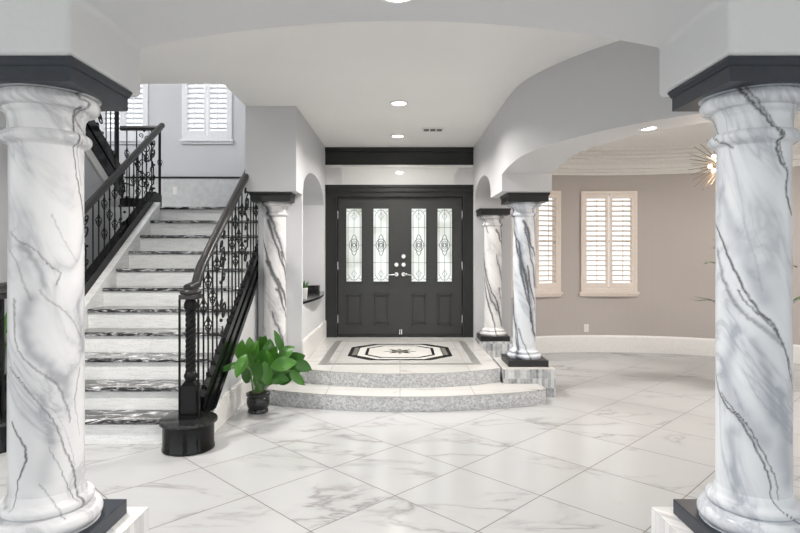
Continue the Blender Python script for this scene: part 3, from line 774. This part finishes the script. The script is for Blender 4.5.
# right railing
rr=empty('stair_railing',(0,0,0),'black scrolled iron railing on the right side of the staircase, above the potted plant','railing','stair railings')
XRR=-1.60
b=MB(); 
ya,yb=4.52,7.24
def band(x0,x1,lo,hi):
    yk=Y1+G*((.195-lo)/RZ-1)          # where the lower edge meets the curtail step
    pts=[(ya,.195),(yk,.195)] if yk>ya else [(ya,nose(ya)+lo)]
    yt=Y1+G*((.197-hi)/RZ-1)
    if yt>ya: pts=[(yt,.197),(yk,.195)]
    b.prism(pts+[(yb,nose(yb)+lo),(yb,nose(yb)+hi)]+([(ya,nose(ya)+hi)] if yt<=ya else []),'x',x0,x1)
band(-1.612,-1.574,-.24,.11); band(-1.574,-1.560,-.24,-.17); band(-1.574,-1.563,-.05,-.02); band(-1.574,-1.564,.05,.11)
sk=b.build('stringer',LACQ,rr); sk['label']='glossy black closed stringer'
newel(rr,-1.63,4.40,.2325,1.20)
HR=1.125
handrail(rr,[(-1.64,4.36,1.235),(XRR-.01,4.46,1.262),(XRR-.01,4.56,nose(4.56)+HR-.01)]+[(XRR-.01,4.56+i*.33,nose(4.56+i*.33)+HR) for i in range(1,9)])
balusters(rr,XRR,4.60,7.18,lambda y:nose(y)+.105,.112,0,1,zs=1.07)
b=MB(); b.tube([(XRR,4.60,nose(4.6)+.16),(XRR,7.25,nose(7.25)+.16)],.007,6); b.tube([(XRR,4.60,nose(4.6)+.78),(XRR,7.25,nose(7.25)+.78)],.006,6); 
# left railing
lr=empty('stair_railing',(0,0,0),'black scrolled iron railing on the left side of the staircase, reaching the landing','railing','stair railings')
XLR=-3.18
b=MB(); ya,yb=4.45,7.50
b.prism([(ya,max(.19,nose(ya)-.06)),(yb,nose(7.3)-.06),(yb,nose(7.3)+.13),(7.3,nose(7.3)+.16),(ya,nose(ya)+.16)],'x',-3.26,-3.161)
sk=b.build('stringer',LACQ,lr)
newel(lr,-3.14,4.40,.2325,1.20)
handrail(lr,[(-3.16,4.36,1.23),(XLR,4.53,1.24)]+[(XLR,4.66+i*.321,nose(4.66+i*.321)+.905) for i in range(0,10)])
balusters(lr,XLR,4.62,7.40,lambda y:nose(y)+.03,.112,2,1,zs=.945)
handrail(lr,[(XLR,7.52,3.175),(-3.45,7.53,3.175),(-3.72,7.53,3.175)],'landing_rail')
for i,x in enumerate((XLR-.02,-3.31,-3.51,-3.64)):
    o=inst('baluster',ME_BAR,lr,(x,7.53,2.24)); inst('basket',ME_BASK,o,(0,0,.60 if i%2 else .48))
o=inst('scroll_panel',ME_SC0,lr,(-3.41,7.53,2.24)); o.rotation_euler=(0,0,PI/2)
b=MB(); b.tube([(-3.19,7.50,2.1),(-3.19,7.50,3.19)],.018,8); b.box(-3.72,-3.20,7.50,7.56,2.13,2.24); b.build('corner_post',IRON,lr)
# upper flight
SX=-3.74
def up(y): return 2.69+(7.53-y)*.684
uf=empty('upper_staircase',(0,0,0),'upper stair flight with black stringer turning back from the landing, behind the left foreground column','staircase')
b=MB()
for k in range(1,13):
    y=8.35-.28*(k-1); z=2.107+.1915*k
    b.box(-5.39,SX-.06,y-.30,y,z-.19,z-.03)
b.build('riser',RISER,uf)
b=MB()
for k in range(1,13):
    y=8.35-.28*(k-1); z=2.107+.1915*k
    b.box(-5.39,SX-.06,y-.29,y+.02,z-.03,z)
b.build('tread',GRAN,uf)
b=MB(); ya,yb=5.02,7.6
b.prism([(ya,up(ya)-.42),(yb,up(yb)-.42),(yb,up(yb)),(ya,up(ya))],'x',SX-.06,SX+.02); b.prism([(ya,up(ya)-.20),(yb,up(yb)-.20),(yb,up(yb)-.15),(ya,up(ya)-.15)],'x',SX+.02,SX+.032); b.build('stringer',LACQ,uf)
b=MB(); b.prism([(ya,up(ya)-.55),(yb,max(2.0,up(yb)-.55)),(yb,up(yb)-.42),(ya,up(ya)-.42)],'x',SX-.055,SX+.015); b.build('soffit_edge',TRIM,uf)
b=MB(); b.prism([(5.02,0),(7.26,0),(7.26,up(7.26)-.56),(5.02,up(5.02)-.56)],'x',SX-.05,SX-.005); struct(b,'wall_understair',WALL)
ur=empty('stair_railing',(0,0,0),'upper iron railing of scrolls in front of the shuttered window at top left','railing','stair railings')
b=MB(); b.tube([(SX-.02,7.5,up(7.5)),(SX-.02,7.5,3.42)],.03,8); b.sphere((SX-.02,7.5,3.43),.04,6); b.build('end_post',IRON,ur)
balusters(ur,SX-.02,5.1,7.38,up,.112,1,-1)
handrail(ur,[(SX-.02,y,up(y)+.95) for y in (7.5,6.8,6.0,5.1)])

SHG='plantation shutters'
# ------------------------------------------------------------------ windows and shutters
def window(n, M, w, h, frame_mat, sill_mat):
    """M places local x (width), -y (into the room), z (up, from opening bottom)"""
    t=empty('window_%d'%n,kind='structure'); t.matrix_world=M
    b=MB(); 
    for a in ((-w/2,-w/2+.03,0,h),(w/2-.03,w/2,0,h)): b.box(a[0],a[1],.03,.12,a[2],a[3])
    b.box(-w/2,w/2,.03,.12,0,.03); b.box(-w/2,w/2,.03,.12,h-.03,h); b.box(-w/2,w/2,.06,.10,h/2-.015,h/2+.015); b.build('window_frame',frame_mat,t)
    b=MB(); b.box(-w/2,w/2,.078,.084,0,h); b.build('window_pane',GLASS,t)
    b=MB(); b.box(-w/2-.055,w/2+.055,-.055,.03,-.075,-.04); b.box(-w/2-.045,w/2+.045,-.03,.0,-.11,-.075); b.build('window_sill',sill_mat,t)
    return t
def shutter(M, w, h, mat, label, group=None, tilt=.55, nl=17):
    t=empty('plantation_shutter',(0,0,0),label,'shutter',group); t.matrix_world=M
    e=.03
    b=MB()
    b.box(-w/2-e,-w/2+.012,-.045,-.002,-.04,h+e); b.box(w/2-.012,w/2+e,-.045,-.002,-.04,h+e); b.box(-w/2,w/2,-.045,-.002,h-.012,h+e); b.box(-w/2,w/2,-.045,-.002,-.04,.012)
    b.build('shutter_frame',mat,t,bevel=.004)
    for sd in (-1,1):
        pw=w/2-.016; xc=sd*(w/4-.002); x0=xc-pw/2; x1=xc+pw/2; sw=.045; tr,br=.085,.095
        b=MB(); b.box(x0,x0+sw,-.04,-.012,.014,h-.014); b.box(x1-sw,x1,-.04,-.012,.014,h-.014)
        b.box(x0+sw,x1-sw,-.04,-.012,.014,br); b.box(x0+sw,x1-sw,-.04,-.012,h-tr,h-.014)
        p=b.build('shutter_panel',mat,t,bevel=.003)
        b=MB(); hh=h-tr-br; st_=hh/nl
        for k in range(nl):
            b.xf_box(Matrix.Translation((xc,-.026,br+st_*(k+.5)))@Matrix.Rotation(tilt,4,'X'),(x1-x0)/2-sw-.001,.030,.0045)
        b.build('louvers',mat,p)
        b=MB(); b.box(xc-.006,xc+.006,-.075,-.064,br+.03,h-tr-.02); b.build('tilt_rod',mat,p)
        for zz in (.15,h/2,h-.15):
            b=MB(); xh=(-w/2 if sd<0 else w/2); b.tube([(xh-sd*.004,-.045,zz-.035),(xh-sd*.004,-.045,zz+.035)],.007,6); b.build('hinge',mat,p)
for i,(H,lab) in enumerate(((WA,'white plantation shutters on the landing window above the top of the stairs'),(WB,'white plantation shutters glowing behind the scroll railing, at left of the stairwell'))):
    w=H[1]-H[0]; M=Matrix.Translation(((H[0]+H[1])/2,9.0,H[2]))
    window(1+i,M,w,H[3]-H[2],SHUT,SHUT); shutter(M,w,H[3]-H[2],SHUT,lab,SHG,-.32,18)
for i,((c,hw),lab) in enumerate(zip(wins,('cream plantation shutters partly hidden behind the slim grey marble column','cream plantation shutters in full view on the taupe dining room wall'))):
    x,y=dp(c,DR*math.cos(hw)-.004); w=2*DR*math.sin(hw)-.01
    M=Matrix.Translation((x,y,wz0))@Matrix.Rotation(-c,4,'Z')
    window(3+i,M,w,wz1-wz0,CREAM,CREAM); shutter(M,w,wz1-wz0,CREAM,lab,SHG,-.30,17)

# ------------------------------------------------------------------ ceiling fixtures
def can(x,y,z,label,energy,r=.075,group=None,col=(1,.96,.91)):
    t=empty('recessed_light',(x,y,z),label,'ceiling light','recessed ceiling lights')
    b=MB(); n=28; vs=[];fs=[]
    for rr,zz in ((r*1.35,-.001),(r*1.3,-.008),(r,-.012),(r*.96,-.001)):
        for k in range(n): vs.append((rr*math.cos(2*PI*k/n),rr*math.sin(2*PI*k/n),zz))
    fs=[(i*n+k,i*n+(k+1)%n,((i+1)%4)*n+(k+1)%n,((i+1)%4)*n+k) for i in range(4) for k in range(n)]
    b.add(vs,fs); b.build('trim_ring',TRIM,t,smooth=50)
    b=MB(); b.lathe([(r*.96,-.006),(r*.96,-.003)],0,0,24); b.build('lens',LAMP,t)
    l=bpy.data.lights.new('lamp_light','AREA'); l.shape='DISK'; l.size=r*1.8; l.energy=energy; l.color=col; l.spread=math.radians(150)
    o=bpy.data.objects.new('lamp_light',l); C.objects.link(o); o.parent=t; o.location=(0,0,-.02)
    return t
can(-.01,5.75,CEZ,'round recessed ceiling light in the foyer, nearer than the air vent',44)
can(-.03,7.35,CEZ,'round recessed ceiling light in the foyer, close to the black door header',32)
can(-.01,2.395,2.612,'round recessed light in the underside of the wide foreground arch',26)
can(1.85,4.22,2.447,'round recessed light in the underside of the curved dining room arch',5,.06)
can(-2.35,3.7,CEZ,'unseen recessed light added to brighten the staircase, hidden behind the left pier',55)  # extra can, hidden by the pier, added to light the stairs
v=empty('air_vent',(.405,6.97,CEZ),'small white slotted air vent in the foyer ceiling','vent')
b=MB(); b.box(-.14,.14,-.09,.09,-.012,-.001); b.build('vent_frame',PLASTIC,v,bevel=.003)
b=MB()
for sx in (-.08,0,.08): b.box(sx-.032,sx+.032,-.06,.06,-.014,-.0115)
b.build('vent_slots',plain('vent_shadow_grey',(.12,.12,.12,1),.6),v)
def outlet(x,y,z,rot,label):
    t=empty('wall_outlet',(x,y,z),label,'outlet'); t.rotation_euler=(0,0,rot)
    b=MB(); b.box(-.037,.037,-.007,-.0005,-.06,.06); b.build('cover_plate',PLASTIC,t,bevel=.003)
    for s in (-1,1):
        b=MB(); b.box(-.017,.017,-.010,-.007,s*.024-.016,s*.024+.016); b.build('socket',TRIM,t,bevel=.003)
a_=math.atan2(2.85-3.0, 3.7); xo,yo=dp(a_,DR); outlet(xo,yo,.365,-a_,'white outlet plate on the taupe dining wall below the shuttered window')
outlet(-3.56,8.955,2.50,0,'white outlet plate on the landing wall at the top of the stairs')

# ------------------------------------------------------------------ starburst pendant
cx_,cy_,cz_=2.82,4.95,2.285
sbl=empty('starburst_pendant',(cx_,cy_,cz_),'spiky starburst hanging light with warm bulbs, half hidden by the right foreground column','chandelier')
b=MB(); b.sphere((0,0,0),.06,8); b.build('hub',GOLD,sbl,smooth=60)
b=MB(); b.tube([(0,0,.05),(0,0,CEZ-cz_-.02)],.008,6); b.lathe([(.06,CEZ-cz_-.03),(.06,CEZ-cz_-.002)],0,0,20); b.build('stem_rod',GOLD,sbl)
rnd=random.Random(4)
N=78
for k in range(N):
    u=1-2*(k+.5)/N; a=k*2.39996; s=math.sqrt(1-u*u); dv=Vector((s*math.cos(a),s*math.sin(a),u)); L_=rnd.uniform(.24,.30)
    b=MB(); b.tube([dv*.05,dv*L_],[.0035,.0022],5); b.build('spike',GOLD,sbl)
for k in range(12):
    u=1-2*(k+.5)/12; a=k*2.39996+.5; s=math.sqrt(1-u*u); dv=Vector((s*math.cos(a),s*math.sin(a),u))
    b=MB(); b.sphere(dv*.095,.018,6); b.build('bulb',BULB,sbl,smooth=60)
l=bpy.data.lights.new('pendant_light','POINT'); l.energy=22; l.color=(1,.80,.62); l.shadow_soft_size=.12
o=bpy.data.objects.new('pendant_light',l); C.objects.link(o); o.parent=sbl; o.location=(0,0,-.18)

# ------------------------------------------------------------------ plants
def leaf_mb(length, width, droop, cup=.15, n=9, rev=0):
    """leaf lying along +x from origin, curving down by droop"""
    b=MB(); vs=[];fs=[]
    for i in range(n+1):
        t=i/n; wd=width*(math.sin(PI*min(1,t*.97+.03))**.75)*(1-.25*t)+.001
        x=length*t; z=-droop*length*t*t
        for j,sj in enumerate((-1,-.5,0,.5,1)):
            vs.append((x, sj*wd/2, z+cup*wd*abs(sj)**1.5 + .004*math.sin(t*14+sj*3)))
    for i in range(n):
        for j in range(4):
            a=i*5+j; fs.append((a,a+1,a+6,a+5))
    b.add(vs,fs); return b
def potted(name, x, y, z0, label, cat, pot_prof, leaves, mat, pot_mat=POT, stems=True, pot_name='pot'):
    t=empty(name,(x,y,z0),label,cat)
    b=MB(); b.lathe(pot_prof,0,0,32,close=True); b.build(pot_name,pot_mat,t,smooth=40)
    rtop,ztop=pot_prof[-1]
    b=MB(); b.lathe([(rtop*.88,ztop-.004),(rtop*.86,ztop+.004)],0,0,20); b.build('soil',SOIL,t)
    for (bx,by,tx,ty,tz,yaw,pitch,length,width,droop) in leaves:
        base=Vector((bx,by,ztop)); tip=Vector((tx,ty,tz))
        lb=leaf_mb(length,width,droop,.09)
        o=lb.build('leaf',mat,t,smooth=80)
        if isinstance(yaw,Matrix): ML=Matrix.Translation(tip)@yaw
        else: ML=Matrix.Translation(tip)@Matrix.Rotation(yaw,4,'Z')@Matrix.Rotation(-pitch,4,'Y')@Matrix.Rotation(random.uniform(-.5,.5),4,'X')
        o.matrix_local=ML
        if stems:
            midp=base.lerp(tip,.55)+Vector((0,0,.06))
            sb=MB(); pts=[base,base.lerp(midp,.5)+Vector((0,0,.03)),midp,tip]
            sb.tube([tuple(ML.inverted()@p) for p in pts],[.008,.007,.006,.005],6); sb.build('stem',STEM,o,smooth=60)
    return t
pp=[(.085,0),(.094,.008),(.094,.03),(.086,.04),(.098,.055),(.108,.10),(.106,.135),(.098,.15),(.112,.165),(.114,.185),(.100,.19)]
# (px,py of leaf centre, direction in picture degrees, length m, width m, depth offset)
PX=-1.345; PY=5.36
sp_=F/PY
spec=[(241,351,80,.22,.085,.02),(253,352,75,.24,.10,.1),(264,346,110,.22,.10,.18),(262,360,85,.21,.105,-.08),(272,356,65,.22,.10,.10),
 (279,342,105,.25,.06,.05),(286,352,40,.18,.10,0),(295,359,20,.21,.11,.02),(303,366,-25,.18,.09,-.02),(297,378,-45,.20,.07,-.08),
 (229,367,195,.24,.05,-.08),(241,366,250,.22,.085,-.1),(258,372,265,.22,.09,-.16),(266,374,280,.22,.10,-.14),(277,372,20,.26,.12,-.05),
 (284,364,10,.24,.11,-.12),(249,360,100,.22,.09,-.1),(285,377,25,.24,.11,.02),(274,366,60,.2,.10,.14),(247,373,85,.2,.08,.05),(292,369,-10,.2,.10,.1),(256,365,60,.22,.09,.12),(268,362,95,.22,.10,.02),(250,347,95,.2,.08,.18),(278,378,-5,.2,.10,-.12),(262,345,70,.2,.10,.22),(245,356,130,.2,.09,.15),(270,378,230,.2,.10,-.1),(259,380,110,.2,.09,-.05),(288,364,60,.2,.11,.15),(269,350,85,.22,.1,.12)]
lv=[]
rnd=random.Random(5)
for (px,py,dg,ln,wd,dy) in spec:
    if dg>180 and px>246: dg=dg
    if px<246: dy-=.24
    yd=PY+dy
    cxx=(px-CX)*yd/F-PX; czz=EYE+(CY-py)*yd/F; a=math.radians(dg)
    wd*=1.45; dirv=Vector((math.cos(a),-.45 if px<246 else rnd.uniform(-.35,.15),math.sin(a))).normalized()
    st0=Vector((cxx,dy,czz))-dirv*ln*.5
    nrm=Vector((rnd.uniform(-.4,.4),-1,rnd.uniform(-.1,.6))); nrm=(nrm-dirv*nrm.dot(dirv)).normalized(); sd_=nrm.cross(dirv)
    Mx=Matrix((dirv,sd_,nrm)).transposed().to_4x4()
    lv.append((rnd.uniform(-.04,.04),rnd.uniform(-.04,.04),st0.x,st0.y,st0.z,Mx,0,ln,wd,rnd.uniform(.02,.16)))
random.seed(3)
potted('potted_plant',PX,PY,.0,'glossy green broad-leaved plant in a round black pot beside the curved steps','plant',pp,lv,LEAF)
# plant behind the left newel
lv=[]; rnd=random.Random(9)
for k in range(16):
    a=2*PI*k/16+rnd.uniform(-.2,.2); h=rnd.uniform(.55,.95); r=rnd.uniform(.05,.16)
    lv.append((.03*math.cos(a),.03*math.sin(a),r*math.cos(a),r*math.sin(a),h,a,rnd.uniform(.4,1.2),.32,.045,.35))
potted('potted_grass_plant',-3.46,4.92,0,'narrow-leaved green plant at the far left edge, behind the left foreground column','plant',[(.11,0),(.15,.30),(.16,.32),(.145,.325)],lv,LEAF)
# palm in dining room
lv=[]; rnd=random.Random(21)
t=empty('potted_palm',(4.02,6.4,0),'dark green palm in the dining room, mostly hidden behind the right foreground column','plant')
b=MB(); b.lathe([(.14,0),(.19,.36),(.20,.40),(.18,.405)],0,0,28); b.build('pot',POT,t,smooth=40)
fronds=[(PI+.1,1.40,.60),(PI-.1,.97,.60),(PI+.9,1.2,.5),(.15,1.36,.55),(-.3,1.0,.55),(PI/2,1.5,.4),(-PI/2,1.4,.45),(PI*.75,1.6,.35),(.8,1.6,.35)]
for (a,h,ln) in fronds:
    b=MB(); dv=Vector((math.cos(a),math.sin(a),0)); pts=[]
    for i in range(10):
        s_=i/9; pts.append(Vector((0,0,.4))+ (dv*ln*s_**1.3) + Vector((0,0,(h-.4)*math.sin(s_*PI*.55)/math.sin(PI*.55))))
    b.tube(pts,[.008-.0006*i for i in range(10)],5)
    for i in range(4,10):
        tdir=(pts[i]-pts[i-1]).normalized(); sd=tdir.cross(Vector((0,0,1))).normalized()
        for s_ in (-1,1):
            for q in (0,.5):
                p0=pts[i-1].lerp(pts[i],q); d_=(tdir*.8+sd*s_*.7+Vector((0,0,-.15+.25*rnd.random()))).normalized()*.22
                w_=tdir.cross(d_).normalized()*.0; wv=d_.cross(Vector((0,0,1))).normalized()*.019
                b.add([p0,p0+d_*.5+wv,p0+d_,p0+d_*.5-wv],[(0,1,2,3)])
    b.build('frond',PALM,t)
# niche shelf and its small things
b=MB(); pl=[(-1.455,6.285),(-1.455,8.015)]+[(-1.08+.09*math.sin(PI*(1-i/16)),8.015-(1.73)*i/16) for i in range(17)]
pl=[(-1.455,6.285)]+[(-1.08+.075*math.sin(PI*i/16),6.285+1.73*i/16) for i in range(17)]+[(-1.455,8.015)]
b.prism(pl,'z',.941,.962); b.prism([(x if x<-1.4 else x+.008,y) for x,y in pl],'z',.962,.972)
tag(b.build('niche_shelf',DGRAN,None,smooth=30),'curved dark granite shelf set in the arched wall niche','shelf')
t=empty('succulent_pot',(-1.13,6.62,.972),'tiny green succulent in a square white pot on the niche shelf','plant')
b=MB(); b.frustum(0,0,.036,.036,0,.045,.045,.13); b.build('pot',WPOT,t,bevel=.004)
for k in range(12):
    a=k*2.4; b=leaf_mb(.10,.022,.15,n=5); o=b.build('leaf',LEAF,t,smooth=80); o.matrix_local=Matrix.Translation((0,0,.125))@Matrix.Rotation(a,4,'Z')@Matrix.Rotation(-(.5+.08*k),4,'Y')
t=empty('black_tray',(-1.27,7.86,.972),'small shallow black box standing at the far end of the niche shelf','box')
b=MB(); b.box(-.15,.15,-.05,.05,0,.012); b.box(-.15,.15,.04,.05,.012,.09); b.box(-.15,-.14,-.05,.05,.012,.09); b.box(.14,.15,-.05,.05,.012,.09); b.box(-.15,.15,-.05,-.04,.012,.09); b.build('tray_body',DARKW,t,bevel=.003)
for sx in (-.06,.06):
    b=MB(); b.box(sx-.03,sx+.03,-.054,-.05,.03,.07); b.build('tray_inset',BLACK,t)

# ------------------------------------------------------------------ light
w=bpy.data.worlds.new('daylight'); bpy.context.scene.world=w; w.use_nodes=True
bg=w.node_tree.nodes['Background']; wt=w.node_tree
tc=wt.nodes.new('ShaderNodeTexCoord'); sx_=wt.nodes.new('ShaderNodeSeparateXYZ'); wt.links.new(tc.outputs['Generated'],sx_.inputs[0])
mr=wt.nodes.new('ShaderNodeMapRange'); wt.links.new(sx_.outputs[2],mr.inputs[0]); mr.inputs[1].default_value=-.15; mr.inputs[2].default_value=.10
mx=wt.nodes.new('ShaderNodeMix'); mx.data_type='RGBA'; wt.links.new(mr.outputs[0],mx.inputs[0]); mx.inputs[6].default_value=(.62,.62,.58,1); mx.inputs[7].default_value=(.95,.975,1,1)
wt.links.new(mx.outputs[2],bg.inputs[0]); bg.inputs[1].default_value=1.7
def area(name, loc, rot, sx, sy, e, col=(1,1,1)):
    l=bpy.data.lights.new(name,'AREA'); l.shape='RECTANGLE'; l.size=sx; l.size_y=sy; l.energy=e; l.color=col
    o=bpy.data.objects.new(name,l); C.objects.link(o); o.location=loc; o.rotation_euler=rot; return o
area('stairwell_fill_light',(-4.3,5.7,5.95),(0,0,0),.8,.8,120,(1,.99,.97))  # added fill high in the stairwell for risers and walls, no fixture
for i,(x,y) in enumerate(((-2.6,.2),(0,-.6),(2.6,.2),(-2.3,3.9),(0,4.0))):
    pass
area('dining_fill_light',(4.2,5.6,CEZ-.03),(0,0,0),.5,.5,80,(1,.95,.90))  # unseen fill added to lift the dining walls and crown
area('living_fill_light',(0,-1.2,CEZ-.03),(0,0,0),1.0,1.0,15,(1,.95,.9))  # fill added behind the camera for more frontal light

cam=bpy.data.cameras.new('camera'); co=bpy.data.objects.new('camera',cam); C.objects.link(co)
co.location=(0,0,EYE); co.rotation_euler=(PI/2,0,0); cam.sensor_width=36; cam.lens=F/800*36; cam.shift_y=-12.5/800; cam.clip_start=.05
sc=bpy.context.scene; sc.camera=co
sc.view_settings.view_transform='Standard'; sc.view_settings.look='None'; sc.view_settings.gamma=1; sc.view_settings.use_curve_mapping=False
sc.view_settings.exposure=.17
sc.cycles.max_bounces=10; sc.cycles.diffuse_bounces=6; sc.cycles.transparent_max_bounces=12
